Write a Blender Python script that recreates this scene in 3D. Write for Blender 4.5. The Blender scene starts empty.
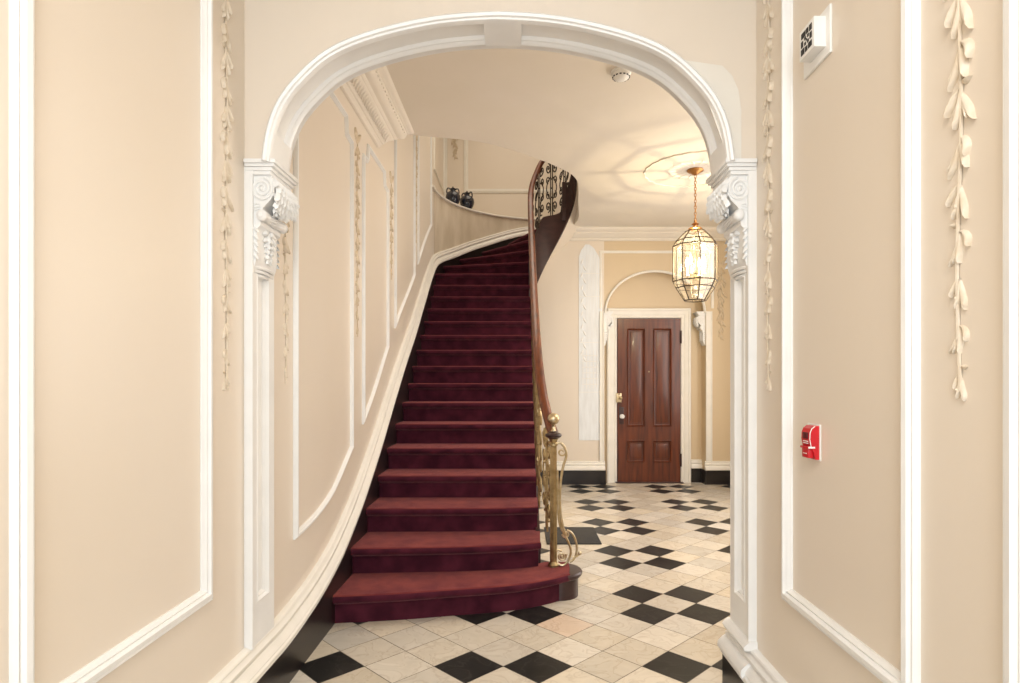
import bpy, bmesh, math, random
from mathutils import Vector, Matrix
R = math.radians
rnd = random.Random(7)
SC = bpy.context.scene
COL = SC.collection

# ------------------------------------------------------------------ materials
def mat(name, col, rough=0.5, metal=0.0, noise=None, bump=None, spec=0.5, sheen=0.0, coat=0.0):
    m = bpy.data.materials.new(name); m.use_nodes = True
    nt = m.node_tree; b = nt.nodes['Principled BSDF']
    b.inputs['Base Color'].default_value = (*col, 1)
    b.inputs['Roughness'].default_value = rough
    b.inputs['Metallic'].default_value = metal
    b.inputs['Specular IOR Level'].default_value = spec
    if sheen:
        b.inputs['Sheen Weight'].default_value = sheen
        b.inputs['Sheen Roughness'].default_value = 0.4
    if coat:
        b.inputs['Coat Weight'].default_value = coat
        b.inputs['Coat Roughness'].default_value = 0.12
    tc = nt.nodes.new('ShaderNodeTexCoord')
    if noise:
        scale, col2, stretch = noise
        mp = nt.nodes.new('ShaderNodeMapping'); mp.inputs['Scale'].default_value = stretch
        nz = nt.nodes.new('ShaderNodeTexNoise'); nz.inputs['Scale'].default_value = scale; nz.inputs['Detail'].default_value = 6
        rp = nt.nodes.new('ShaderNodeValToRGB')
        rp.color_ramp.elements[0].position = .35; rp.color_ramp.elements[1].position = .68
        rp.color_ramp.elements[0].color = (*col, 1); rp.color_ramp.elements[1].color = (*col2, 1)
        nt.links.new(tc.outputs['Object'], mp.inputs[0]); nt.links.new(mp.outputs[0], nz.inputs['Vector'])
        nt.links.new(nz.outputs['Fac'], rp.inputs[0]); nt.links.new(rp.outputs[0], b.inputs['Base Color'])
    if bump:
        bs, st = bump
        n2 = nt.nodes.new('ShaderNodeTexNoise'); n2.inputs['Scale'].default_value = bs; n2.inputs['Detail'].default_value = 4
        bp = nt.nodes.new('ShaderNodeBump'); bp.inputs['Strength'].default_value = st; bp.inputs['Distance'].default_value = .01
        nt.links.new(tc.outputs['Object'], n2.inputs['Vector']); nt.links.new(n2.outputs['Fac'], bp.inputs['Height'])
        nt.links.new(bp.outputs[0], b.inputs['Normal'])
    return m

M = {}
M['cream'] = mat('cream_wall_paint', (.75, .663, .558), .34, noise=(1.3, (.77, .69, .595), (1, 1, .35)))
M['cream2'] = mat('distressed_cream_paint', (.62, .53, .40), .6, noise=(5, (.74, .65, .52), (1.6, 1.6, .5)))
M['ochre'] = mat('ochre_wall_paint', (.65, .52, .345), .45, noise=(1.3, (.69, .555, .38), (1, 1, .4)))
M['garland'] = mat('cream_plaster_ornament', (.75, .67, .56), .55, noise=(30, (.66, .56, .43), (1, 1, 1)))
M['garland2'] = mat('tarnished_plaster_ornament', (.58, .47, .33), .55, noise=(60, (.70, .60, .46), (1, 1, 1)))
M['white'] = mat('white_gloss_paint', (.86, .86, .85), .32, noise=(8, (.82, .82, .81), (1, 1, 1)))
M['ivory'] = mat('ivory_paint', (.86, .83, .77), .35, noise=(8, (.82, .79, .72), (1, 1, 1)))
M['ceil'] = mat('ceiling_paint', (.76, .70, .61), .7, noise=(2, (.79, .73, .65), (1, 1, 1)))
M['pale'] = mat('painted_glass_reflection', (.82, .86, .90), .35, noise=(14, (.74, .77, .80), (2, 1, .3)))  # bluish glass reflection put into the colour
M['pale2'] = mat('faint_glass_reflection', (.80, .77, .70), .4, noise=(6, (.78, .73, .65), (1, 1, 1)))  # fainter reflection beside the arch, also painted as colour
M['base'] = mat('black_brown_baseboard', (.012, .010, .010), .28, noise=(6, (.02, .015, .013), (1, .3, 3)))
M['darkwood'] = mat('dark_stained_wood', (.030, .012, .012), .32, noise=(9, (.05, .02, .018), (1, .3, 3)))
M['rail'] = mat('polished_mahogany_rail', (.19, .047, .012), .34, noise=(14, (.08, .018, .007), (2, .25, 1)), coat=.1)
M['door'] = mat('red_mahogany_door', (.15, .032, .009), .32, noise=(7, (.065, .014, .006), (4, 1, .35)), coat=.15)
M['brass'] = mat('aged_brass', (.50, .39, .22), .36, 1.0, noise=(25, (.34, .26, .14), (1, 1, 1)))
M['brassl'] = mat('pale_brass', (.62, .53, .38), .36, 1.0, noise=(25, (.50, .38, .2), (1, 1, 1)))
M['copper'] = mat('copper_brass', (.55, .28, .09), .35, 1.0, noise=(25, (.40, .2, .08), (1, 1, 1)))
M['came'] = mat('dark_brass_came', (.05, .03, .014), .45, .3, noise=(30, (.08, .05, .022), (1, 1, 1)))
M['backlit'] = mat('backlit_brass', (.03, .02, .014), .45, .4, noise=(20, (.06, .04, .025), (1, 1, 1)))  # upper brass scrolls; their shade against the light is put into the colour
M['pot'] = mat('dark_blue_glaze', (.008, .010, .022), .2, noise=(10, (.02, .024, .04), (1, 1, 1)), coat=.4)
M['red'] = mat('red_plastic', (.62, .012, .02), .3, noise=(20, (.5, .01, .018), (1, 1, 1)))
M['darkred'] = mat('dark_red_plastic', (.09, .004, .008), .3, noise=(20, (.12, .006, .01), (1, 1, 1)))
M['plastic'] = mat('white_plastic', (.84, .83, .80), .4, noise=(20, (.81, .80, .77), (1, 1, 1)))
M['black'] = mat('black_void', (.008, .008, .008), .6, noise=(20, (.012, .012, .012), (1, 1, 1)))
M['mat'] = mat('black_slate_mat', (.014, .014, .015), .55, noise=(60, (.03, .03, .031), (1, 1, 1)), bump=(150, .3))
M['grout'] = mat('grout', (.13, .11, .085), .8, noise=(40, (.19, .16, .12), (1, 1, 1)))

def carpet(name, c1, c2):
    m = mat(name, c1, .95, noise=(9, c2, (1, 1, 1)), bump=(420, .35), spec=.1, sheen=.35)
    b = m.node_tree.nodes['Principled BSDF']; b.inputs['Sheen Tint'].default_value = (.8, .35, .35, 1)
    return m
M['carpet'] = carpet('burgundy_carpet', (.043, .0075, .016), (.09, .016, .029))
M['tread'] = carpet('worn_lit_red_carpet', (.21, .044, .038), (.12, .021, .026))  # tread red: wear, plus light from above put into the colour

def tile_mat(name, c1, c2, vein, rough):
    m = bpy.data.materials.new(name); m.use_nodes = True; nt = m.node_tree; b = nt.nodes['Principled BSDF']
    tc = nt.nodes.new('ShaderNodeTexCoord')
    at = nt.nodes.new('ShaderNodeVertexColor'); at.layer_name = 'tint'
    add = nt.nodes.new('ShaderNodeVectorMath'); add.operation = 'MULTIPLY_ADD'
    add.inputs[1].default_value = (37, 53, 11)
    nt.links.new(at.outputs[0], add.inputs[0]); nt.links.new(tc.outputs['Object'], add.inputs[2])
    nz = nt.nodes.new('ShaderNodeTexNoise'); nz.inputs['Scale'].default_value = 7; nz.inputs['Detail'].default_value = 8; nz.inputs['Distortion'].default_value = 1.2
    rp = nt.nodes.new('ShaderNodeValToRGB'); e = rp.color_ramp.elements
    e[0].position = .32; e[0].color = (*c1, 1); e[1].position = .7; e[1].color = (*c2, 1)
    v = e.new(.505); v.color = (*vein, 1); a = e.new(.47); a.color = tuple(.5*(p+q) for p, q in zip(c1, c2)) + (1,)
    z = e.new(.54); z.color = tuple(.5*(p+q) for p, q in zip(c1, c2)) + (1,)
    mx = nt.nodes.new('ShaderNodeMix'); mx.data_type = 'RGBA'; mx.blend_type = 'MULTIPLY'; mx.inputs[0].default_value = 1
    nt.links.new(add.outputs[0], nz.inputs['Vector']); nt.links.new(nz.outputs['Fac'], rp.inputs[0])
    nt.links.new(rp.outputs[0], mx.inputs[6]); nt.links.new(at.outputs[0], mx.inputs[7])
    nt.links.new(mx.outputs[2], b.inputs['Base Color']); b.inputs['Roughness'].default_value = rough
    b.inputs['Specular IOR Level'].default_value = .5 if c1[0] > .1 else .22
    return m
M['marble'] = tile_mat('cream_marble_tile', (.64, .59, .51), (.71, .66, .58), (.60, .54, .46), .25)
M['slate'] = tile_mat('black_marble_tile', (.012, .012, .012), (.022, .021, .02), (.035, .033, .03), .34)

def glass_mat():
    m = bpy.data.materials.new('bevelled_glass'); m.use_nodes = True; nt = m.node_tree
    for n in list(nt.nodes):
        if n.type == 'BSDF_PRINCIPLED': nt.nodes.remove(n)
    out = nt.nodes['Material Output']
    tr = nt.nodes.new('ShaderNodeBsdfTransparent'); tr.inputs[0].default_value = (.96, .94, .88, 1)
    gl = nt.nodes.new('ShaderNodeBsdfGlossy'); gl.inputs['Roughness'].default_value = .08
    tl = nt.nodes.new('ShaderNodeBsdfTranslucent'); tl.inputs[0].default_value = (.95, .92, .84, 1)
    tc = nt.nodes.new('ShaderNodeTexCoord'); mp = nt.nodes.new('ShaderNodeMapping'); mp.inputs['Scale'].default_value = (1, 1, .25)
    nz = nt.nodes.new('ShaderNodeTexNoise'); nz.inputs['Scale'].default_value = 60
    mr = nt.nodes.new('ShaderNodeMapRange'); mr.inputs[1].default_value = .35; mr.inputs[2].default_value = .7; mr.inputs[3].default_value = .01; mr.inputs[4].default_value = .07
    m1 = nt.nodes.new('ShaderNodeMixShader'); m2 = nt.nodes.new('ShaderNodeMixShader'); m2.inputs[0].default_value = .12
    nt.links.new(tc.outputs['Object'], mp.inputs[0]); nt.links.new(mp.outputs[0], nz.inputs['Vector']); nt.links.new(nz.outputs['Fac'], mr.inputs[0])
    nt.links.new(mr.outputs[0], m1.inputs[0]); nt.links.new(tr.outputs[0], m1.inputs[1]); nt.links.new(tl.outputs[0], m1.inputs[2])
    nt.links.new(m1.outputs[0], m2.inputs[1]); nt.links.new(gl.outputs[0], m2.inputs[2]); nt.links.new(m2.outputs[0], out.inputs[0])
    return m
M['glass'] = glass_mat()
def emit(name, col, s):
    m = bpy.data.materials.new(name); m.use_nodes = True; b = m.node_tree.nodes['Principled BSDF']
    b.inputs['Emission Color'].default_value = (*col, 1); b.inputs['Emission Strength'].default_value = s
    b.inputs['Base Color'].default_value = (1, .95, .85, 1)
    return m
M['bulb'] = emit('lit_bulb', (1, .86, .62), 14)

# ------------------------------------------------------------------ helpers
def obj(name, bm, m, parent=None, smooth=35, recalc=True):
    if recalc: bmesh.ops.recalc_face_normals(bm, faces=bm.faces)
    me = bpy.data.meshes.new(name); bm.to_mesh(me); bm.free()
    for mm in (m if isinstance(m, (list, tuple)) else [m]): me.materials.append(M[mm])
    if smooth:
        for p in me.polygons: p.use_smooth = True
        me.set_sharp_from_angle(angle=R(smooth))
    o = bpy.data.objects.new(name, me); COL.objects.link(o)
    if parent is not None: o.parent = parent
    return o
def tag(o, label, cat, group=None):
    o['label'] = label; o['category'] = cat
    if group: o['group'] = group
    return o
def struct(o, label=None, cat=None):
    o['kind'] = 'structure'
    if label: o['label'] = label
    if cat: o['category'] = cat
    return o
def thing(name, label, cat, loc=(0, 0, 0), rz=0, group=None):
    o = bpy.data.objects.new(name, None); COL.objects.link(o); o.location = loc; o.rotation_euler = (0, 0, rz)
    o.empty_display_size = .05
    return tag(o, label, cat, group)
def dup(root, loc, rz, label, group=None):
    r = root.copy(); COL.objects.link(r); r.location = loc; r.rotation_euler = (0, 0, rz); r['label'] = label
    if group: r['group'] = group
    for ch in list(root.children):
        c = ch.copy(); COL.objects.link(c); c.parent = r
        for g in ch.children:
            d = g.copy(); COL.objects.link(d); d.parent = c
    return r
def B(): return bmesh.new()
def box(bm, x0, x1, y0, y1, z0, z1, bev=0):
    v = [bm.verts.new(p) for p in ((x0,y0,z0),(x1,y0,z0),(x1,y1,z0),(x0,y1,z0),(x0,y0,z1),(x1,y0,z1),(x1,y1,z1),(x0,y1,z1))]
    f = [bm.faces.new([v[i] for i in q]) for q in ((0,3,2,1),(4,5,6,7),(0,1,5,4),(1,2,6,5),(2,3,7,6),(3,0,4,7))]
    if bev:
        ed = list({e for ff in f for e in ff.edges})
        bmesh.ops.bevel(bm, geom=ed, offset=bev, segments=2, affect='EDGES', profile=.6)
def grid(bm, rows, closeu=False, closev=False, mi=None):
    V = [[bm.verts.new(p) for p in r] for r in rows]
    nr = len(V); nc = len(V[0]); fs = []
    for i in range(nr if closeu else nr-1):
        for j in range(nc if closev else nc-1):
            q = [V[i][j], V[(i+1) % nr][j], V[(i+1) % nr][(j+1) % nc], V[i][(j+1) % nc]]
            try: fs.append(bm.faces.new(q))
            except ValueError: pass
    return V, fs
def tube(bm, pts, r, n=8, caps=True, closed=False):
    pts = [Vector(p) for p in pts]; N = len(pts)
    rad = r if callable(r) else (lambda t: r)
    rows = []; up = None
    for i, p in enumerate(pts):
        a = pts[(i-1) % N] if (closed or i > 0) else p; b = pts[(i+1) % N] if (closed or i < N-1) else p
        t = (b-a)
        if t.length < 1e-9: t = Vector((0, 0, 1))
        t.normalize()
        if up is None:
            up = Vector((0, 0, 1)) if abs(t.z) < .9 else Vector((1, 0, 0))
        s = t.cross(up)
        if s.length < 1e-6: s = t.cross(Vector((0, 1, 0)))
        s.normalize(); up = s.cross(t).normalized()
        rr = rad(i/max(1, N-1))
        rows.append([p + s*(math.cos(2*math.pi*k/n)*rr) + up*(math.sin(2*math.pi*k/n)*rr) for k in range(n)])
    V, _ = grid(bm, rows, closeu=closed, closev=True)
    if caps and not closed:
        bm.faces.new(V[0]); bm.faces.new(V[-1])
def lathe(bm, prof, c, n=24, axis='z'):
    rows = []
    for r, z in prof:
        row = []
        for k in range(n):
            a = 2*math.pi*k/n; r_ = max(r, 1e-4)
            if axis == 'z': row.append((c[0]+r_*math.cos(a), c[1]+r_*math.sin(a), c[2]+z))
            elif axis == 'y': row.append((c[0]+r_*math.cos(a), c[1]+z, c[2]+r_*math.sin(a)))
            else: row.append((c[0]+z, c[1]+r_*math.cos(a), c[2]+r_*math.sin(a)))
        rows.append(row)
    V, _ = grid(bm, rows, closev=True)
    bm.faces.new(V[0]); bm.faces.new(V[-1])
def ball(bm, c, r, sub=2, sc=(1, 1, 1)):
    bmesh.ops.create_icosphere(bm, subdivisions=sub, radius=r, matrix=Matrix.Translation(c) @ Matrix.Diagonal((*sc, 1)))
def prism(bm, poly, f0, f1):
    a = [bm.verts.new(f0(p)) for p in poly]; b = [bm.verts.new(f1(p)) for p in poly]
    bm.faces.new(a); bm.faces.new(b[::-1]); n = len(a)
    for i in range(n): bm.faces.new([a[i], b[i], b[(i+1) % n], a[(i+1) % n]])
def interp(tab, x):
    # cubic Hermite through the table
    n = len(tab)
    if x <= tab[0][0]: return tab[0][1]
    if x >= tab[-1][0]:
        (x0, y0), (x1, y1) = tab[-2], tab[-1]; return y1 + (x-x1)*(y1-y0)/(x1-x0)
    def sl(i):
        if i == 0: return (tab[1][1]-tab[0][1])/(tab[1][0]-tab[0][0])
        if i == n-1: return (tab[-1][1]-tab[-2][1])/(tab[-1][0]-tab[-2][0])
        a = (tab[i][1]-tab[i-1][1])/(tab[i][0]-tab[i-1][0]); b = (tab[i+1][1]-tab[i][1])/(tab[i+1][0]-tab[i][0])
        return 0 if a*b <= 0 else 2*a*b/(a+b)
    for i in range(n-1):
        x0, y0 = tab[i]; x1, y1 = tab[i+1]
        if x <= x1:
            h = x1-x0; t = (x-x0)/h; m0 = sl(i)*h; m1 = sl(i+1)*h
            return (2*t**3-3*t*t+1)*y0 + (t**3-2*t*t+t)*m0 + (-2*t**3+3*t*t)*y1 + (t**3-t*t)*m1
def lerpt(tab, x):
    if x <= tab[0][0]: return tab[0][1]
    for (x0, y0), (x1, y1) in zip(tab, tab[1:]):
        if x <= x1: return y0+(y1-y0)*(x-x0)/(x1-x0)
    (x0, y0), (x1, y1) = tab[-2], tab[-1]; return y1 + (x-x1)*(y1-y0)/(x1-x0)
def arange(a, b, step):
    n = max(1, int(math.ceil(abs(b-a)/step))); return [a+(b-a)*i/n for i in range(n+1)]

# sweep a profile (u across, h out) along a path lying in a wall's own (s, z) plane
def sweep(bm, path, prof, mapf, closed=False):
    if closed:
        ar = sum(path[i][0]*path[(i+1) % len(path)][1]-path[(i+1) % len(path)][0]*path[i][1] for i in range(len(path)))
        if ar < 0: path = path[::-1]
    n = len(path); P = [Vector(p) for p in path]; rows = []
    for i in range(n):
        t1 = (P[i]-P[(i-1) % n]) if (closed or i > 0) else None
        t2 = (P[(i+1) % n]-P[i]) if (closed or i < n-1) else None
        t1 = (t1 or t2).normalized(); t2 = (t2 or t1).normalized()
        n1 = Vector((-t1.y, t1.x)); n2 = Vector((-t2.y, t2.x)); mm = (n1+n2); mm = mm/max(.25, mm.dot(n1))
        rows.append([mapf(P[i].x+mm.x*u, P[i].y+mm.y*u, h) for u, h in prof])
    V, _ = grid(bm, rows, closeu=closed)
    if not closed:
        bm.faces.new(V[0]); bm.faces.new(V[-1])
def densify(path, step, closed):
    out = []; n = len(path)
    for i in range(n if closed else n-1):
        a = path[i]; b = path[(i+1) % n]
        L = math.hypot(b[0]-a[0], b[1]-a[1]); k = max(1, int(L/step))
        for j in range(k): out.append((a[0]+(b[0]-a[0])*j/k, a[1]+(b[1]-a[1])*j/k))
    if not closed: out.append(path[-1])
    return out
def leaf(bm, f, a0, b0, ang, L, Wd, hgt, curl=.25, nu=6):
    rows = []
    for i in range(nu+1):
        t = i/nu; aa = ang+curl*t
        ca = a0+math.cos(ang+curl*t*.5)*L*t; cb = b0+math.sin(ang+curl*t*.5)*L*t
        w = Wd*(math.sin(math.pi*min(1, .08+t*.92))**.75)*(.55+.6*t if t < .75 else 1.0*(1-t)/.25*.8+.2)*.5
        hh = hgt*(.35+.9*t)*(1 if t < .95 else .7)
        na, nb = -math.sin(aa), math.cos(aa)
        rows.append([f(ca+na*w*k, cb+nb*w*k, hh*(1-k*k)+.0005 - (0.0 if abs(k) < 1 else .001)) for k in (-1, -.6, -.15, .15, .6, 1)])
    grid(bm, rows)
PANEL = [(0,0),(0,.011),(.005,.017),(.011,.013),(.017,.024),(.031,.026),(.037,.015),(.044,.018),(.05,.008),(.053,.006),(.053,0)]
PANELS = [(u*.62, h*.8) for u, h in PANEL]
TRIM = [(0,0),(0,.050),(.004,.056),(.022,.056),(.03,.048),(.034,.05),(.052,.040),(.066,.026),(.076,.034),(.09,.034),(.098,.024),(.108,.020),(.116,.026),(.124,.022),(.13,.008),(.13,0)]

# ------------------------------------------------------------------ layout numbers
XL, XR = -1.065, .914
H0 = 1.35
CEIL = 3.33
YF, YB = 2.32, 2.55
CX, CY, RW, RI = .40, 7.30, 1.465, .295
rise = .166
NOSE = [3.29,3.64,4.0,4.34,4.64,4.95,5.24,5.5,5.73,5.96,6.19,6.43,6.67,6.9,7.1,7.28]
def theta(k): return 15+17*(k-17) if k <= 20 else 120+17*(k-21)
# slope line of the nosings, outer side along the wall and inner side along the well
NT = [(2.95, 0.0)] + [(d, (i+1)*rise) for i, d in enumerate(NOSE)]
def N_line(s): return max(0, lerpt(NT, s))
NTA = [(-2, 16*rise)] + [(theta(k), k*rise) for k in range(17, 21)] + [(112, 20.35*rise)] + [(theta(k)+6, k*rise) for k in range(21, 27)]
BOT = [(0,2.18),(35,2.47),(60,2.69),(90,2.96),(120,3.23),(150,3.48),(180,3.70),(210,3.92)]
def N_ang(th): return interp(NTA, th)
def under(th): return N_ang(th)-interp(BOT, th) if th > 0 else .503
def Wl(s, z, h=0):
    if s <= CY: return Vector((XL+h, s, z))
    a = (s-CY)/RW; r = RW-h
    return Vector((CX-r*math.cos(a), CY+r*math.sin(a), z))
def sa(deg): return CY+R(deg)*RW
def Wr(s, z, h=0): return Vector((XR-h, s, z))
YW, YD = 7.85, 8.02
def Wfar(s, z, h=0): return Vector((s, YW-h, z))
ZT = [(-4,.32),(2.55,.32),(2.91,.352),(3.32,.44),(3.75,.615),(4.34,.955),(4.8,1.265),(5.29,1.59),(5.89,1.955),(6.18,2.155),(6.5,2.37),(6.73,2.53),(7.3,2.86),
      (sa(28),3.12),(sa(48),3.33),(sa(78),3.59),(sa(100),3.66)]
def z_t(s): return interp(ZT, s)

# ------------------------------------------------------------------ floor of marble tiles
D = .328
def build_floor():
    bm = B(); tint = bm.loops.layers.float_color.new('tint')
    gx, gy = .655*H0+.022, 2.684*H0+.02
    g = .0026; DY = .322
    for p in range(-24, 22):
        for q in range(-34, 36):
            if (p+q) % 2: continue
            v0 = gy+q*DY/2
            cx = gx+p*D/2 + .002*(v0-gy); cy = v0
            if not (-1.6 < cx < 3.4 and -2.6 < cy < 8.4): continue
            a = D/2-g; b = DY/2-g
            V = [bm.verts.new((cx+dx, cy+dy, 0)) for dx, dy in ((-a,0),(0,-b),(a,0),(0,b))]
            f = bm.faces.new(V)
            pm, qm = p % 6, q % 6
            blk = pm in (1, 5) and qm in (1, 5)
            f.material_index = 2 if blk else 1
            if blk: c = (rnd.uniform(.7, 1.2),)*3
            else:
                w = rnd.uniform(.80, 1.04); y = rnd.uniform(0, 1)
                c = (w, w*(1-.05*y), w*(1-.14*y))
            if not blk and abs(cx-.19) < .12 and abs(cy-3.34) < .12: c = (.98, .84, .75)
            for l in f.loops: l[tint] = (*c, 1)
    f = bm.faces.new([bm.verts.new(p) for p in ((-1.6,-2.6,-.0025),(3.4,-2.6,-.0025),(3.4,8.6,-.0025),(-1.6,8.6,-.0025))])
    f2 = bm.faces.new([bm.verts.new(p) for p in ((-1.6,8.6,-.12),(3.4,8.6,-.12),(3.4,-2.6,-.12),(-1.6,-2.6,-.12))])
    o = obj('floor', bm, ['grout', 'marble', 'slate'], smooth=0, recalc=False)
    struct(o)
build_floor()

# ------------------------------------------------------------------ walls
def wall_left():
    bm = B()
    Y0 = -2.6
    ss = arange(Y0, CY-.04, .4) 
    # room side straight
    def strip(s0, s1, z0, z1, step=.3):
        nonlocal bm
        S = arange(s0, s1, step)
        grid(bm, [[Wl(s, z0), Wl(s, z1)] for s in S])
    strip(Y0, 4.9, 0, CEIL+.05); strip(4.9, CY, 0, 5.9)
    pass
    # outer back of the wall
    grid(bm, [[(XL-.2, y, z) for z in (0, 5.9)] for y in (Y0, 9.6)])
    grid(bm, [[(XL-.2, Y0, z), (XL, Y0, z)] for z in (0, CEIL+.05)])
    struct(obj('wall_left', bm, 'cream', recalc=False, smooth=60))
    bm = B()
    strip(CY, sa(95), 0, 3.72, .08); strip(sa(95), sa(150), 0, 5.9, .08); strip(sa(150), sa(205), CEIL+.3, 5.9, .08)
    return struct(obj('wall_back', bm, 'cream', recalc=False, smooth=60), 'curved cream wall wrapping the turn of the stairs', 'wall')
wall_left()
def wall_niche():
    bm = B()
    # side wall of the raised window bay, its jamb and its back wall
    X0 = -1.19; Y1 = 9.4
    grid(bm, [[(X0, y, z) for z in (3.72, 5.9)] for y in (7.2, Y1)])
    grid(bm, [[(x, Y1, z) for z in (3.72, 5.9)] for x in (X0, .75)])
    grid(bm, [[(x, CY, z) for z in (3.72, 5.9)] for x in (X0-.1, XL)])
    p = Wl(sa(95), 3.72)
    grid(bm, [[(p.x, y, z) for z in (3.72, 5.9)] for y in (p.y, Y1)])
    return struct(obj('wall_niche', bm, 'cream', smooth=0))
wall_niche()
def niche_ledge():
    bm = B()
    S = arange(CY, sa(95), .06)
    for a, b in zip(S, S[1:]):
        p, q = Wl(a, 3.72), Wl(b, 3.72)
        bm.faces.new([bm.verts.new(v) for v in (p, q, (q.x, 9.4, 3.72), (p.x, 9.4, 3.72))])
    bm.faces.new([bm.verts.new(v) for v in ((XL, CY, 3.72), (XL, 9.4, 3.72), (-1.2, 9.4, 3.72), (-1.2, CY, 3.72))])
    struct(obj('trim_1', bm, 'cream', smooth=0))
    bm = B()
    sweep(bm, [(s, 3.695) for s in arange(CY-.05, sa(95), .05)], [(0,0),(0,.022),(.006,.03),(.018,.03),(.026,.022),(.03,.0)], Wl)
    struct(obj('trim_2', bm, 'ivory'), 'thin white moulded rim curving along the niche ledge above the stairs', 'rim')
niche_ledge()
def faded_patch():
    # the distressed paint band below the ledge
    bm = B()
    S = arange(sa(4), sa(94), .06)
    grid(bm, [[Wl(s, z_t(s)-.02, .003), Wl(s, 3.70, .003)] for s in S])
    struct(obj('trim_3', bm, 'cream2', smooth=60), 'distressed faded band of wall under the niche ledge', 'wall finish')
faded_patch()

def wall_right():
    bm = B()
    box(bm, XR, XR+.22, -2.6, YB, 0, CEIL+.05)
    return struct(obj('wall_right', bm, 'cream', smooth=0))
wall_right()

# arch: outline measured along the front edge of the archivolt
AC, AK = -.083, .003867
HALF = [(233,160),(232.3,150),(231,140),(226,118),(215.5,95),(205,82),(198,75),(178,55),(153,41),(120,29.5),(101,24.5),(65,17),(30,13.2),(0,12)]
def arch_curve():
    tab = [(0.0, HALF[0])]
    for a, b in zip(HALF, HALF[1:]): tab.append((tab[-1][0]+math.hypot(a[0]-b[0], a[1]-b[1]), b))
    L = tab[-1][0]; out = []
    n = 40
    for i in range(n+1):
        t = L*i/n
        out.append((interp([(k, p[0]) for k, p in tab], t), interp([(k, p[1]) for k, p in tab], t)))
    # light smoothing
    for _ in range(6):
        out = [out[0]] + [((out[i-1][0]+2*out[i][0]+out[i+1][0])/4, (out[i-1][1]+2*out[i][1]+out[i+1][1])/4) for i in range(1, n)] + [out[-1]]
    K = AK*.986
    KX = AK*.998
    left = [(AC-x*KX, H0+(381-y)*K) for x, y in out]
    right = [(AC+x*KX, H0+(381-y)*K) for x, y in out][:-1][::-1]
    return left+right
ARCH = arch_curve()
def wall_arch(name, curve, x0, x1, yf, yb, top, m, zs):
    bm = B()
    for y in (yf, yb):
        pts = [(x0, zs)]+list(curve)+[(x1, zs)]
        for a, b in zip(pts, pts[1:]):
            bm.faces.new([bm.verts.new(v) for v in ((a[0], y, a[1]), (b[0], y, b[1]), (b[0], y, top), (a[0], y, top))])
    pts = list(curve)
    grid(bm, [[(x, yf, z), (x, yb, z)] for x, z in pts])
    return struct(obj(name, bm, m, smooth=60))
wall_arch('wall_arch', ARCH, XL, XR, YF, YB-.035, CEIL+.05, 'cream', ARCH[0][1])
def wall_front():   # hall side of the partition, right of the arch
    bm = B(); box(bm, XR+.2, 3.2, YB-.25, YB, 0, CEIL+.05); 
    struct(obj('wall_front', bm, 'cream', smooth=0))
    bm = B(); box(bm, 3.0, 3.2, YB, 8.2, 0, CEIL+.05)
    struct(obj('wall_hall_right', bm, 'cream', smooth=0))
wall_front()

def archivolt():
    bm = B(); pts = [Vector(p) for p in ARCH]; n = len(pts)
    prof_r = [(2.32,-.006),(2.290,-.006),(2.283,.002),(2.286,.012),(2.294,.015),(2.297,.021),(2.306,.023),(2.322,.023),(2.326,.018),(2.332,.008),(2.338,.004),(2.430,.004),(2.434,.011),(2.441,.016),(2.448,.013),(2.454,.019),(2.468,.022),(2.476,.016),(2.506,.016),(2.516,.012),(2.516,-.02)]
    prof_p = [(y, (.023 if 2.325 < y < 2.48 else h)) for y, h in prof_r]
    rows = []
    def ring(p, nn, plain): return [Vector((p.x+nn.x*h, y, p.y+nn.y*h)) for y, h in (prof_p if plain else prof_r)]
    prev = None
    for i, p in enumerate(pts):
        a = pts[max(0, i-1)]; b = pts[min(n-1, i+1)]; t = (b-a).normalized(); nn = Vector((t.y, -t.x))
        plain = abs(p.x-AC) < .088 or p.y < 2.30
        if prev is not None and prev != plain: rows.append(ring(p, nn, prev))
        rows.append(ring(p, nn, plain)); prev = plain
    V, _ = grid(bm, rows); bm.faces.new(V[0]); bm.faces.new(V[-1])
    struct(obj('trim_4', bm, 'white', smooth=40), 'white moulded archivolt with sunk panels lining the wide arch', 'arch moulding')
archivolt()

# pilasters of the arch (a sunk panel faces the passage)
def pilaster(mapx, name, zb, zt, y0=YF, y1=YB-.01):
    bm = B()
    def fr(a0, a1, z0, z1):
        x0, x1 = sorted((mapx(0), mapx(.024))); box(bm, x0, x1, a0, a1, z0, z1)
    w = .052
    fr(y0, y0+w, zb, zt); fr(y1-w, y1, zb, zt); fr(y0+w, y1-w, zb, zb+.16); fr(y0+w, y1-w, zt-.1, zt)
    sweep(bm, [(y0+w, zb+.16), (y1-w, zb+.16), (y1-w, zt-.1), (y0+w, zt-.1)],
          [(0,.0),(0,.024),(.006,.027),(.014,.016),(.02,.018),(.027,.006),(.027,0)], lambda s, z, h: Vector((mapx(h), s, z)), closed=True)
    x0, x1 = sorted((mapx(-.01), mapx(.005))); box(bm, x0, x1, y0+w, y1-w, zb+.16, zt-.1)
    sweep(bm, [(y0-.003, zb), (y0-.003, zt)], [(0,-.004),(0,.032),(-.014,.032),(-.014,-.004)], lambda s, z, h: Vector((mapx(h), s, z)))
    return struct(obj(name, bm, 'white', smooth=30))
pilaster(lambda h: XL+h, 'trim_5', .31, 2.2)
pilaster(lambda h: XR-h, 'trim_6', .31, 2.2)

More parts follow.
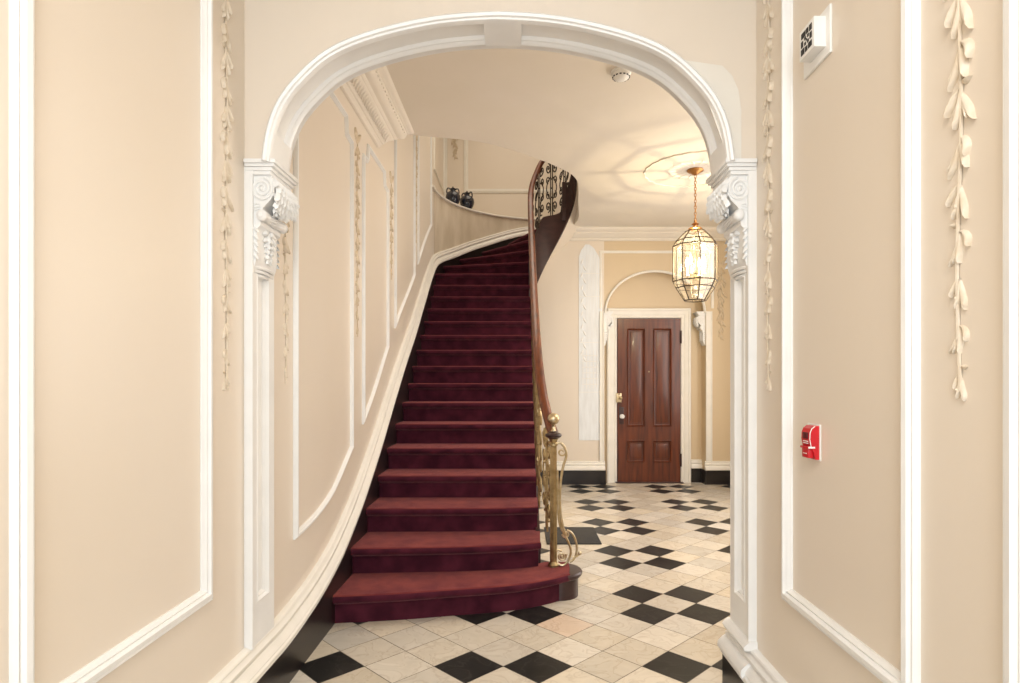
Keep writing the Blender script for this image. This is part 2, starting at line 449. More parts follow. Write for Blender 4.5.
# ceiling with the curved stairwell opening
EDGE = [(-1.065,4.74),(-.87,4.83),(-.41,4.94),(-.15,5.08),(.09,5.29),(.24,5.43),(.37,5.58),(.47,5.71),(.53,5.83),(.58,6.0),(.605,6.22),(.64,6.6),(.68,6.95),(.71,7.25),(.70,7.5),(.62,7.9)]
def ceiling():
    bm = B()
    def smooth_edge():
        out = []
        for i in range(len(EDGE)-1):
            p0 = EDGE[max(0, i-1)]; p1 = EDGE[i]; p2 = EDGE[i+1]; p3 = EDGE[min(len(EDGE)-1, i+2)]
            for j in range(4):
                t = j/4
                out.append(tuple(.5*((2*b)+(c-a)*t+(2*a-5*b+4*c-d)*t*t+(3*b-a-3*c+d)*t**3) for a, b, c, d in zip(p0, p1, p2, p3)))
        out.append(EDGE[-1]); return out
    E = smooth_edge()
    poly = [(XL-.2, YF), (3.1, YF), (3.1, 8.1), (.62, 8.1)] + E[::-1] + [(XL-.2, 4.74)]
    for z, rev in ((CEIL, True), (CEIL+.3, False)):
        vs = [bm.verts.new((x, y, z)) for x, y in poly]
        f = bm.faces.new(vs[::-1] if rev else vs)
    grid(bm, [[(x, y, CEIL), (x, y, CEIL+.3)] for x, y in E])
    bmesh.ops.triangulate(bm, faces=[f for f in bm.faces if len(f.verts) > 4])
    struct(obj('ceiling', bm, 'ceil', smooth=0))
    bm = B(); box(bm, XL-.2, XR+.2, -2.6, YF+.05, CEIL+.0, CEIL+.2)
    struct(obj('ceiling_corridor', bm, 'ceil', smooth=0))
    bm = B(); box(bm, -1.4, 2.4, 4.6, 9.7, 5.9, 6.0)
    struct(obj('ceiling_stairwell', bm, 'ceil', smooth=0))
    bm = B(); box(bm, -1.3, 2.4, 4.5, 4.6, CEIL+.3, 5.9); box(bm, 2.2, 2.3, 4.6, 9.5, CEIL+.3, 5.9)
    struct(obj('wall_stairwell', bm, 'cream', smooth=0))
ceiling()

# far wall with the shallow arched door recess
FC, FH, FZ, FA = 1.765, .665, 2.24, 2.80
FARC = [(FC-FH*math.cos(R(a)), FZ+(FA-FZ)*math.sin(R(a))) for a in range(0, 181, 5)]
def far_wall():
    bm = B()
    x0, x1 = FC-FH, FC+FH
    def q(*p): bm.faces.new([bm.verts.new(v) for v in p])
    def soff(x):
        th = math.degrees(math.atan2(YW-CY, CX-x)); return N_ang(th)-under(th)
    xs = arange(-.55, .74, .08)
    for a, b in zip(xs, xs[1:]): q((a,YW,0),(b,YW,0),(b,YW,min(CEIL+.3,soff(b)+.03)),(a,YW,min(CEIL+.3,soff(a)+.03)))
    q((.74,YW,0),(x0,YW,0),(x0,YW,CEIL+.05),(.74,YW,CEIL+.05))
    q((x1,YW,0),(3.1,YW,0),(3.1,YW,CEIL+.05),(x1,YW,CEIL+.05))
    pts = FARC
    for a, b in zip(pts, pts[1:]): q((a[0],YW,a[1]),(b[0],YW,b[1]),(b[0],YW,CEIL+.05),(a[0],YW,CEIL+.05))
    side = [(x0, 0)]+pts+[(x1, 0)]
    for a, b in zip(side, side[1:]): q((a[0],YW,a[1]),(b[0],YW,b[1]),(b[0],YD,b[1]),(a[0],YD,a[1]))
    q((x0-.1,YD,0),(x1+.1,YD,0),(x1+.1,YD,2.9),(x0-.1,YD,2.9))
    for f in bm.faces:
        if max(v.co.x for v in f.verts) < x0+.001 and abs(f.normal.y) > -1: f.material_index = 1
    struct(obj('wall_far', bm, ['ochre', 'cream'], smooth=30))
    bm = B()
    sweep(bm, FARC, [(0,0),(0,.02),(-.012,.028),(-.024,.02),(-.03,.012),(-.03,0)], Wfar)
    struct(obj('trim_7', bm, 'ivory'), 'thin white arch moulding over the far mahogany door', 'arch moulding')
    # frame line above the arch, ending on the corbels
    bm = B()
    sweep(bm, [(FC-FH-.03,2.30),(FC-FH-.03,3.02),(FC+FH+.07,3.02),(FC+FH+.07,2.30)], [(u*1.1, h*.7) for u, h in PANELS], lambda s, z, h: Wfar(s, z, h))
    struct(obj('trim_8', bm, 'ivory'))
    # slim pilasters below the corbels
    for nm, xa, xb in (('trim_9', FC-FH-.06, FC-FH), ('trim_10', FC+FH, FC+FH+.08)):
        bm = B(); box(bm, xa, xb, YW-.012, YW, .30, 2.26)
        box(bm, xa, xa+.014, YW-.024, YW-.012, .30, 2.26); box(bm, xb-.014, xb, YW-.024, YW-.012, .30, 2.26)
        struct(obj(nm, bm, 'ivory', smooth=0))
    # cornice
    bm = B()
    CP = [(0,0),(0,.02),(.012,.03),(.03,.03),(.04,.05),(.07,.085),(.085,.10),(.10,.10),(.105,.125),(.125,.145),(.14,.15),(.15,.15),(.15,0)]
    sweep(bm, [(3.1, CEIL-.15), (.60, CEIL-.15)], [(-u, h) for u, h in CP], Wfar)
    struct(obj('trim_11', bm, 'ceil'))
    # base and its white cap, stepping back into the recess
    for nm, xa, xb in (('baseboard_far', .12, FC-FH+.0), ('baseboard_far_right', FC+FH, 3.0)):
        bm = B(); box(bm, xa, xb+(.02 if xa < 1 else 0), YW-.035, YW+.01, 0, .185)
        if xa > 1: box(bm, 2.13+.155, xa+.01, YD-.03, YD, 0, .185); box(bm, xa-.02, xa+.02, YW-.03, YD, 0, .185)
        struct(obj(nm, bm, 'base', smooth=0))
    for nm, xa, xb in (('trim_12', FC-FH+.01, .12), ('trim_13', 3.0, FC+FH-.015)):
        bm = B(); sweep(bm, [(xa, .185), (xb, .185)], [(-u*.9, h*.8) for u, h in TRIM], Wfar)
        if xa > 2: 
            sweep(bm, [(FC+FH+.0, .185), (2.13+.155, .185)], [(-u*.9, h*.6) for u, h in TRIM], lambda s, z, h: Vector((s, YD-h, z)))
        struct(obj(nm, bm, 'ivory'))
far_wall()

# ------------------------------------------------------------------ panel mouldings, trims, bases on the side walls
def base_left():
    bm = B(); S = arange(-2.6, sa(92), .1)
    rows = []
    for s in S:
        if s <= CY: nz = N_line(s)
        else: nz = N_ang(math.degrees((s-CY)/RW))
        lo = max(0, nz-.45) if s > 3.0 else 0
        zt = z_t(s)-.128
        rows.append([Wl(s, lo, 0), Wl(s, lo, .034), Wl(s, zt, .034), Wl(s, zt, 0)])
    V, _ = grid(bm, rows, closev=True)
    bm.faces.new(V[0]); bm.faces.new(V[-1])
    struct(obj('baseboard_left', bm, 'base', smooth=50))
    bm = B()
    S = arange(-2.6, sa(92), .06)
    sweep(bm, [(s, z_t(s)-.13) for s in S], TRIM, Wl)
    struct(obj('trim_14', bm, 'ivory', smooth=40), 'white skirting cap that sweeps up the curved stair wall', 'skirting')
    bm = B(); box(bm, XR-.034, XR, -2.6, YB+.06, 0, .192)
    struct(obj('baseboard_right', bm, 'base', smooth=0))
    bm = B()
    sweep(bm, [(YB+.022, .19), (-2.6, .19)], [(-u, h) for u, h in TRIM], Wr)
    struct(obj('trim_15', bm, 'white', smooth=40))
    # narrow plinth blocks carrying the pilasters
    bm = B()
    sweep(bm, [(YF-.012, .31), (YB+.005, .31)], [(0,0),(0,.05),(.012,.054),(.024,.044),(.035,.03),(.035,0)], Wr)
    sweep(bm, [(YF-.012, .205), (YB+.03, .205)], [(0,.0),(0,.06),(.01,.066),(.03,.064),(.05,.045),(.06,.03),(.06,0)], Wr)
    struct(obj('trim_16', bm, 'white', smooth=40))
base_left()
def panel(name, pts, mapf, prof=PANEL, m='white', step=.15):
    bm = B(); sweep(bm, densify(pts, step, True), prof, mapf, closed=True)
    return struct(obj(name, bm, m, smooth=40))
panel('trim_17', [(1.25,.60),(2.052,.60),(2.052,3.1),(1.25,3.1)], Wl)
panel('trim_18', [(1.368,.60),(2.062,.60),(2.062,3.1),(1.368,3.1)], Wr)
panel('trim_19', [(.35,.60),(1.12,.60),(1.12,3.1),(.35,3.1)], Wr)
panel('trim_20', [(.2,.60),(1.03,.60),(1.03,3.1),(.2,3.1)], Wl)
def stair_panel(name, s0, s1, off, top, notch=.13, m='white'):
    bot = [(s, z_t(s)+off(s)) for s in arange(s0, s1, .1)]
    if notch:
        up = [(s1, top-.115), (s1-.11, top-.105), (s1-.13, top-.0), (s0+.13, top), (s0+.11, top-.105), (s0, top-.115)]
    else: up = [(s1, top), (s0, top)]
    bm = B(); sweep(bm, bot+up, PANELS, Wl, closed=True)
    return struct(obj(name, bm, m, smooth=40))
OFF = lambda s: interp([(2.7,.27),(3.3,.245),(3.8,.29),(4.1,.285),(4.9,.34),(6.0,.355),(6.5,.40),(7.3,.40)], s)
stair_panel('trim_21', 2.815, 3.79, OFF, 2.98)
stair_panel('trim_22', 4.04, 4.82, OFF, 3.0)
stair_panel('trim_23', 5.08, 6.03, OFF, 4.9, 0)
stair_panel('trim_24', 6.22, 7.16, OFF, 4.9, 0)
def niche_trim():
    bm = B()
    f = lambda s, z, h: Vector((s, 9.4-h, z))
    sweep(bm, [(-.88,4.29),(.62,4.29),(.62,5.8),(-.88,5.8)], [(u*1.3, h) for u, h in PANEL], f, closed=True)
    struct(obj('trim_25', bm, 'ivory'))
    bm = B(); sweep(bm, [(-1.19,3.74),(-1.19,5.8)], [(0,0),(0,.03),(-.05,.03),(-.05,0)], f)
    struct(obj('trim_26', bm, 'ivory'))
    bm = B(); sweep(bm, [(8.25,4.26),(9.35,4.26),(9.35,5.8),(8.25,5.8)], PANELS, lambda s, z, h: Vector((-1.19+h, s, z)), closed=True)
    struct(obj('trim_27', bm, 'ivory'))
niche_trim()

# cornice along the stair wall: ogee, leaf-and-tongue row, cove and fillets, ending in a cut return
def cornice():
    bm = B()
    CP = [(0,0),(0,.012),(.004,.02),(.012,.022),(.018,.030),(.028,.032),(.032,.044),(.044,.05),(.05,.062),(.066,.074),(.076,.095),(.082,.106),(.088,.108),(.094,.122),(.104,.128),(.108,.14),
          (.112,.155),(.122,.172),(.14,.186),(.158,.192),(.162,.205),(.170,.212),(.174,.226),(.184,.236),(.190,.24),(.19,0)]
    CP = [(u*1.29, h*.93) for u, h in CP]
    sweep(bm, [(4.45, CEIL-.245), (YB-.04, CEIL-.245)], [(-u, h) for u, h in CP], Wl)
    for v in bm.verts:
        if v.co.y > 4.4: v.co.y += (v.co.x-XL)/.22*.33
    # small egg row
    y = YB
    while y < 4.5:
        f = lambda a, b, h: Vector((XL+.052+.62*(b+.035)+.5*h, y+a, CEIL-.19+.78*(b+.035)-.5*h))
        leaf(bm, f, 0, .028, -R(90), .062, .034, .012, 0)
        ball(bm, (XL+.105, y+.021, CEIL-.118), .010, 1)
        y += .042
    y = YB+.02
    while y < 4.66:
        ball(bm, (XL+.166, y, CEIL-.062), .014, 1, (1.2, 1.4, .7)); y += .05
    struct(obj('trim_28', bm, 'ceil', smooth=40), 'deep enriched plaster cornice between stair wall and ceiling', 'cornice')
cornice()

# glass reflections, built as thin pale plates on the plaster
def reflection_panels():
    bm = B()
    pts = [(.735,.0)]
    # arch-topped reflection on the far wall, left of the door, as a raised plate
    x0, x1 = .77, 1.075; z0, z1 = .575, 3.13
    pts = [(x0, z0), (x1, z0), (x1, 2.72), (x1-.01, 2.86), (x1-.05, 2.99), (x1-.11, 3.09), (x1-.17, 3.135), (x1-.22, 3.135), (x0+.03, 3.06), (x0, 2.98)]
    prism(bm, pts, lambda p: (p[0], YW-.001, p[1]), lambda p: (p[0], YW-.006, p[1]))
    o = struct(obj('reflection_plate_29', bm, 'pale', smooth=0), 'tall blue-white arch-topped glass reflection painted left of the far door', 'painted reflection')
    bm = B()  # bars of the reflected pattern
    for i in range(6):
        z = 1.3+i*.075
        box(bm, x0+.04, x1-.06, YW-.009, YW-.006, z, z+.012)
    for i in range(5):
        x = x0+.05+i*.045
        box(bm, x, x+.008, YW-.009, YW-.006, 1.25, 1.75)
    for z in (1.85, 2.45, 2.75, 1.20): box(bm, x0, x1, YW-.008, YW-.006, z, z+.008)
    for i in range(8): box(bm, x0+.10+i*.02, x0+.104+i*.02, YW-.0075, YW-.006, 1.9, 3.0)
    obj('reflected_lattice', bm, 'white', o, smooth=0)
    bm = B()  # leaves of the reflected pattern
    for i in range(16):
        z = 2.95-i*.085
        leaf(bm, lambda a, b, h: Vector((x0+.055+a, YW-.006-h, z+b)), .0, 0, -R(70) if i % 2 else -R(115), .085, .03, .008)
    obj('reflected_leaves', bm, 'white', o)
    bm = B()
    pts = [(680,60),(722,66),(732,76),(738,90),(741,110),(741,159),(728,159),(700,80)]  # reflection patch beside the arch, laid on as a thin plate
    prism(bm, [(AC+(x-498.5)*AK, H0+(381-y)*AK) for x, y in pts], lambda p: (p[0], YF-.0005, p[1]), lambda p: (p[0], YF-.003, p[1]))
    struct(obj('reflection_plate_30', bm, 'pale2', smooth=0), 'pale glass reflection painted on the wall beside the arch, above the right corbel', 'painted reflection')

# ------------------------------------------------------------------ leaf ornament
def garland(name_label, mapf, s, ztop, zbot, width, group='plaster leaf garlands', bow=True, m='garland', sp=.098):
    bm = B(); r = random.Random(int(s*100)+len(name_label))
    f = lambda a, b, h: mapf(s+a, b, h)
    n = int((ztop-zbot)/sp)
    stem = [f(.006*math.sin(z*9), z, .004) for z in arange(zbot+sp*.9, ztop, .03)]
    tube(bm, stem, .0035, 5)
    for i in range(n):
        z = ztop-(i+.2)*sp; t = i/max(1, n-1)
        k = width/.07*(1 if t < .55 else 1-.4*(t-.55)/.45)
        sg = 1 if i % 2 == 0 else -1
        j = lambda: r.uniform(-.2, .2)
        leaf(bm, f, 0, z, -R(90)-sg*(.30+j()), .090*k, .028*k, .011*k, -sg*.25, 9)
        leaf(bm, f, 0, z, -R(90)+sg*(.08+j()), .080*k, .026*k, .013*k, sg*.2, 9)
        leaf(bm, f, 0, z+.004, -R(90)+sg*(1.15+j()), .058*k, .026*k, .014*k, -sg*1.3, 9); leaf(bm, f, 0, z-.018, -R(90)-sg*(.62+j()), .058*k, .020*k, .011*k, sg*.3, 9)
        if i % 3 == 1: leaf(bm, f, 0, z+.02, -R(90)-sg*(1.2+j()), .034*k, .02*k, .011*k, -sg*.8)
        if i % 2 == 0: ball(bm, f(sg*.008*k, z-.05*k, .006), .007*k, 1)
    if bow:
        for sg in (-1, 1):
            leaf(bm, f, 0, ztop, R(90)-sg*R(50), .10, .05, .014, sg*.5); leaf(bm, f, 0, ztop, R(90)-sg*R(15), .08, .03, .012, -sg*.5)
    o = obj('plaster_garland', bm, m, smooth=50)
    return tag(o, name_label, 'garland', group)
garland('cream plaster leaf garland on the left wall just before the arch', Wl, 2.17, 2.95, 1.25, .068)
garland('cream plaster leaf garland on the right wall just before the arch', Wr, 2.20, 2.95, 1.25, .068)
garland('large cream plaster leaf garland on the right wall, nearest the camera', Wr, 1.243, 2.95, 1.24, .072)
garland('cream plaster garland just inside the arch beside the left corbel', Wl, 2.72, 2.9, 1.25, .064)
garland('tarnished plaster garland between the first two stair wall panels', Wl, 3.915, 2.9, 1.55, .07, m='garland2')
garland('plaster garland between the second and third stair wall panels', Wl, 4.95, 2.98, 2.1, .07, m='garland2')
garland('plaster garland high on the stair wall before the curve begins', Wl, 6.125, 4.9, 2.7, .08, m='garland2')
garland('small plaster garland on the niche back wall above the dark jars', lambda s, z, h: Vector((s, 9.4-h, z)), -1.02, 5.6, 4.72, .11, bow=False, m='garland2')
garland('ochre plaster garland on the far wall right of the door', Wfar, 2.63, 2.86, 1.86, .11, m='garland2')
reflection_panels()

# ------------------------------------------------------------------ corbels
def make_corbel(label):
    t = thing('corbel', label, 'corbel', group='carved plaster corbels')
    bm = B()
    for x, y0, y1, z0, z1 in ((.128,-.016,.292,-.016,0),(.120,-.008,.284,-.028,-.016),(.108,0,.276,-.042,-.028),(.10,.006,.27,-.056,-.042)):
        box(bm, -.01, x, y0, y1, z0, z1, .003)
    obj('cap', bm, 'white', t)
    bm = B()
    prof = [(-.01,-.05),(.095,-.05),(.106,-.075),(.111,-.10),(.107,-.13),(.094,-.152),(.076,-.168),(.062,-.18),(.056,-.2),(.05,-.25),(.036,-.262),(.034,-.30),(.037,-.345),(.030,-.39),(.018,-.425),(-.01,-.45)]
    prism(bm, prof, lambda p: (p[0], .02, p[1]), lambda p: (p[0], .256, p[1]))
    obj('console', bm, 'white', t, smooth=25)
    for yf, sg in ((.02, -1), (.256, 1)):
        bm = B()
        sp = []
        for i in range(60):
            a = R(75)-i/59*R(360*2.4); rr = .046*(1-i/59*.82)
            sp.append((.056+rr*math.cos(a)*1.05, yf+sg*.002, -.108+rr*math.sin(a)))
        tube(bm, sp, lambda u: .0075*(1-.45*u), 6)
        ball(bm, (.056, yf+sg*.002, -.108), .010, 2)
        for i in range(3):
            tube(bm, [(.016+.0*i, yf+sg*.001, -.172-.01*i), (.034, yf+sg*.003, -.165-.012*i), (.05, yf+sg*.001, -.17-.006*i)], .003, 5)
        obj('volute', bm, 'white', t)
    bm = B()
    lathe(bm, [(.004,-.006),(.010,-.006),(.013,-.002),(.017,0),(.022,.006),(.0235,.03),(.018,.042),(.022,.055),(.017,.075),(.0155,.13),(.017,.195),(.022,.215),(.018,.228),(.0235,.245),(.022,.268),(.017,.276),(.010,.280),(.004,.280)], (.06, 0, -.212), 18, 'y')
    for k in range(9):
        a = 2*math.pi*k/9
        tube(bm, [(.06+.017*math.cos(a+.8*u), .06+u*.15, -.212+.017*math.sin(a+.8*u)) for u in (0,.25,.5,.75,1)], .0045, 5)
    obj('roll', bm, 'white', t)
    # acanthus leaf lying over the bulge
    path = [(.098,-.052),(.112,-.074),(.124,-.10),(.128,-.128),(.122,-.156),(.108,-.178),(.098,-.19),(.108,-.198)]
    bm = B()
    def blade(yc, wid, ph, sc, lift):
        rows = []; n = 28
        for i in range(n+1):
            u = i/n; q = u*(len(path)-1)*sc; k = min(len(path)-2, int(q)); f = q-k
            x = path[k][0]*(1-f)+path[k+1][0]*f+lift; z = path[k][1]*(1-f)+path[k+1][1]*f
            w = wid*(.5+.5*math.sin(math.pi*min(1, .15+u*.95)))*(1+.28*math.sin(u*34+ph))*(1 if u < .85 else (1.02-u)/.17)
            row = []
            for v in (-1,-.75,-.5,-.25,-.08,0,.08,.25,.5,.75,1):
                hump = .012*math.cos(v*math.pi*2.2)+.006*math.sin(u*34+ph)*abs(v)
                row.append((x+hump-.018*v*v, yc+v*w, z-.006*abs(v)*math.sin(u*30)))
            rows.append(row)
        grid(bm, rows)
    blade(.138, .070, 0, 1.0, -.014)
    def fp(a, b, h):
        q = max(0, min(.999, -b/.165))*(len(path)-1); k = int(q); fr = q-k
        p = Vector((path[k][0]*(1-fr)+path[k+1][0]*fr, 0, path[k][1]*(1-fr)+path[k+1][1]*fr))
        t = Vector((path[k+1][0]-path[k][0], 0, path[k+1][1]-path[k][1])).normalized(); nn = Vector((-t.z, 0, t.x))
        if nn.x < 0: nn = -nn
        over = max(0, -b/.165-.999)*.165
        return p+t*over+nn*(h*1.5-.010)+Vector((0, .138+a, 0))
    for i, b0 in enumerate((.0, -.022, -.046, -.072, -.098)):
        for j in range(-3, 4):
            if abs(j) == 3 and i > 3: continue
            leaf(bm, fp, j*.030+(.012 if i % 2 else 0), b0, -R(90)+j*R(9), .056, .027, .014, (-.25 if j < 0 else .25), 7)
    for j in (-2, 0, 2): leaf(bm, fp, j*.02, -.105, -R(90)+j*R(10), .058, .034, .020, 0, 7)
    for sg in (-1, 1):
        for i in range(5):
            leaf(bm, lambda a, b, h: Vector((.085+.006*i+a*.6, .138+sg*(.112+h), -.06+b)), 0, -.018*i, -R(60), .04, .02, .010, .3)
    obj('acanthus_leaf', bm, 'white', t, smooth=40)
    bm = B()
    fx = lambda a, b, h: Vector((.036+h, .138+a, b))
    for i, z in enumerate((-.245, -.275, -.30, -.325, -.352)):
        k = 1-.13*i
        for sg in (-1, 1):
            leaf(bm, fx, sg*.006, z, -R(90)+sg*R(48), .062*k, .034*k, .020*k, sg*.5); leaf(bm, fx, sg*.01, z-.008, -R(90)+sg*R(16), .058*k, .026*k, .026*k, sg*.3)
        ball(bm, fx(0, z-.02, .016), .011*k, 2)
    obj('leaf_drop', bm, 'white', t, smooth=60)
    # same sprays on the two side faces
    for y, sg2 in ((.02, -1), (.256, 1)):
        bm = B()
        fs = lambda a, b, h: Vector((.022+a, y+sg2*h, b))
        for i, z in enumerate((-.255, -.285, -.31, -.335, -.36)):
            for sg in (-1, 1):
                leaf(bm, fs, 0, z, -R(90)+sg*R(34), .034, .018, .012, sg*.4)
            ball(bm, fs(0, z-.006, .004), .006, 1)
        obj('leaf_drop', bm, 'white', t, smooth=60)
    bm = B()
    for i, (z, rr) in enumerate(((-.408, .036), (-.422, .030), (-.436, .022))):
        tube(bm, [(.0+rr*math.cos(a)*.95, .138+ .118*math.sin(a)*rr/.036, z) for a in arange(-math.pi/2, math.pi/2, .2)], .007, 6)
    obj('end_rings', bm, 'white', t)
    return t
ZC = ARCH[0][1]+.012
c0 = make_corbel('white carved corbel carrying the left end of the big arch'); c0.location = (XL+.012, YF-.005, ZC); c0.scale = (.88, .82, 1)
dup(c0, (XR-.012, YB-.01, ZC), math.pi, 'white carved corbel carrying the right end of the big arch')
k1 = dup(c0, (FC-FH+.002, YW-.008, 2.26), 0, 'small far corbel on the wall left of the mahogany door')
k2 = dup(c0, (FC+FH-.002, YW+.165, 2.26), math.pi, 'small far corbel on the wall right of the mahogany door')
k1.scale = k2.scale = (.9, .6, 1)

# ------------------------------------------------------------------ staircase
XS0, XS1 = XL+.036, .118
stair = thing('staircase', 'curving staircase carpeted in burgundy, rising along the left wall', 'staircase', (0, 3.3, 0))
def sobj(name, bm, m, **k):
    o = obj(name, bm, m, stair, **k); o.matrix_parent_inverse = Matrix.Translation((0, -3.3, 0)); return o
def step_mesh(front, normal, back, z0, z1, zb=None):
    # front/back: matching lists of plan points; normal: outward direction at each front point
    bm = B(); rows = []; nose = .05; rr = .024
    for p, n, b in zip(front, normal, back):
        p = Vector(p); n = Vector(n); b = Vector(b); rp = p-n*nose
        row = [(rp.x, rp.y, (z0-.01) if zb is None else zb), (rp.x, rp.y, max(z1-.062, (zb or -9)+.001))]
        c = p-n*rr; zc = z1-rr
        row.append(((rp+n*.012).x, (rp+n*.012).y, zc-.030))
        for a in (-75, -50, -25, 0, 25, 50, 75, 90):
            row.append(((c+n*rr*math.cos(R(a))).x, (c+n*rr*math.cos(R(a))).y, zc+rr*math.sin(R(a))))
        q = p+(b-p)*.5
        row += [(q.x, q.y, z1), (b.x, b.y, z1), (b.x, b.y, (z0-.01) if zb is None else zb)]
        rows.append(row)
    V, fs = grid(bm, rows, closev=True); bm.faces.new(V[0]); bm.faces.new(V[-1])
    bmesh.ops.recalc_face_normals(bm, faces=bm.faces)
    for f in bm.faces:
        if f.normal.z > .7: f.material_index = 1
    return bm
def front_off(k, x):
    if k == 1: return interp([(-1.05,0),(-.70,.045),(-.41,.105),(-.03,.19),(.2,.30),(.31,.385)], x)
    if k == 2: return interp([(-1.05,0),(-.4,.04),(.0,.10),(.14,.15)], x)
    if k == 3: return interp([(-1.05,0),(-.2,.015),(.14,.06)], x)
    return 0
for k in range(1, 26):
    z0, z1 = (k-1)*rise, k*rise
    if k <= 16:
        xe = {1: .315, 2: .135, 3: .125}.get(k, XS1)
        xs = arange(XS0, xe, .05 if k <= 3 else .3)
        fr = [(x, NOSE[k-1]+front_off(k, x)) for x in xs]
        nm = []
        for i in range(len(fr)):
            a = fr[max(0, i-1)]; b = fr[min(len(fr)-1, i+1)]; t = Vector((b[0]-a[0], b[1]-a[1])).normalized(); nm.append((t.y, -t.x))
        nxt = NOSE[k] if k < 16 else 7.55
        if k == 1: bk = [(x, max(nxt+.25, fr[i][1]+.16) if x < .14 else 3.93) for i, x in enumerate(xs)]
        elif k == 16: bk = [(x, CY+(.52 if x < -.5 else .25)) for x in xs]
        else: bk = [(x, nxt+(.25 if k < 3 else .12)) for x in xs]
        if k == 16: bk = [(x, CY+.10+.28*max(0, min(1, (-x-.0)/1.0))) for x in xs]
    else:
        a = R(theta(k)); a2 = R(theta(k+1)+(1 if k == 20 else 6))
        rs = arange(RW-.036, RI+(.07 if k == 20 else .012), .25)
        P = lambda r, an: (CX-r*math.cos(an), CY+r*math.sin(an))
        fr = [P(r, a) for r in rs]; bk = [P(r, a2) for r in rs]
        nm = [(-math.sin(a), -math.cos(a))]*len(rs)
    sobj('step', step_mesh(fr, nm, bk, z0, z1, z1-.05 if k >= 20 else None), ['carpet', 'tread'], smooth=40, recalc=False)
# curtail end of the first step in dark wood
bm = B()
lathe(bm, [(.001,.0),(.118,.0),(.118,.115),(.124,.122),(.138,.128),(.144,.14),(.144,.15),(.138,.158),(.001,.158)], (.25, 3.80, 0), 40)
sobj('curtail_block', bm, 'darkwood')
# outer string on the open side: sawtooth-free closed board plus plastered spandrel
bm = B()
S = arange(3.85, CY, .12)
def inner(s, r):
    if s <= CY: return Vector((CX-r, s, 0))
    a = (s-CY)/RI; return Vector((CX-r*math.cos(a), CY+r*math.sin(a), 0))
def N_in(s):
    if s <= CY: return N_line(s)
    return N_ang(math.degrees((s-CY)/RI))
S = arange(3.92, CY, .1)+arange(CY+.02, CY+R(205)*RI, .025)
rows = []
for s in S:
    nz = N_in(s); th = math.degrees((s-CY)/RI) if s > CY else 0
    top = nz+.09+(.09 if th > 118 else 0); bot = max(0, nz-under(th))
    if s < CY: top = nz-.20+.29*min(1, max(0, (s-6.9)/.4))
    i, o = inner(s, RI-.002), inner(s, RI-.03)
    rows.append([(i.x, i.y, bot), (o.x, o.y, bot), (o.x, o.y, top), (i.x, i.y, top)])
V, _ = grid(bm, rows, closev=True); bm.faces.new(V[0]); bm.faces.new(V[-1])
sobj('outer_string', bm, 'darkwood', smooth=50)
bm = B()
S2 = arange(3.95, CY, .15)
rows = [[(XS1-.03, s, 0), (XS1, s, 0), (XS1, s, max(.02, N_line(s)-.3)), (XS1-.03, s, max(.02, N_line(s)-.3))] for s in S2]
V, _ = grid(bm, rows, closev=True); bm.faces.new(V[0]); bm.faces.new(V[-1])
sobj('spandrel', bm, 'cream', smooth=0)
bm = B()
rows = []
for th in arange(-12, 205, 4):
    a = R(max(th, 0)); z = N_ang(th)-under(th)
    rows.append([(CX-r*math.cos(a), CY+r*math.sin(a)-(0 if th >= 0 else -th*.02), z+.02*0) for r in (RI-.002, .6, 1.0, RW-.002)])
grid(bm, rows)
sobj('soffit', bm, 'cream', smooth=60)

# ------------------------------------------------------------------ balustrade
bal = thing('balustrade', 'scrolled brass balustrade with shade-darkened upper scrolls and mahogany handrail beside the stairs', 'balustrade', (.214, 3.84, rise))
def bobj(name, bm, m, parent=None, **k):
    o = obj(name, bm, m, parent or bal, **k)
    if parent is None: o.matrix_parent_inverse = Matrix.Translation((-.214, -3.84, -rise))
    return o
NX, NY = .214, 3.84
bm = B()
lathe(bm, [(.001,0),(.036,0),(.036,.012),(.028,.022),(.022,.03),(.022,.05)], (NX, NY, rise), 20)
for k in range(8):
    a = 2*math.pi*k/8
    tube(bm, [(NX+.016*math.cos(a), NY+.016*math.sin(a), rise+.04), (NX+.014*math.cos(a), NY+.014*math.sin(a), .97)], .008, 6)
lathe(bm, [(.014,0),(.014,.78),(.001,.78)], (NX, NY, rise+.02), 12)
lathe(bm, [(.018,0),(.028,.008),(.028,.02),(.02,.028),(.026,.04),(.03,.05),(.001,.05)], (NX, NY, .93), 20)
newel = bobj('newel_post', bm, 'brass')
bm = B()
lathe(bm, [(.001,0),(.026,0),(.034,.006),(.05,.016),(.054,.026),(.05,.034),(.03,.044),(.026,.052),(.001,.052)], (NX, NY, .978), 28)
bobj('newel_cap', bm, 'darkwood')
bm = B()
lathe(bm, [(.001,0),(.017,0),(.017,.006),(.012,.012),(.010,.03),(.014,.036),(.010,.04),(.001,.045)], (NX, NY, 1.028), 20)
ball(bm, (NX, NY, 1.108), .038, 4)
bobj('ball_finial', bm, 'brassl')
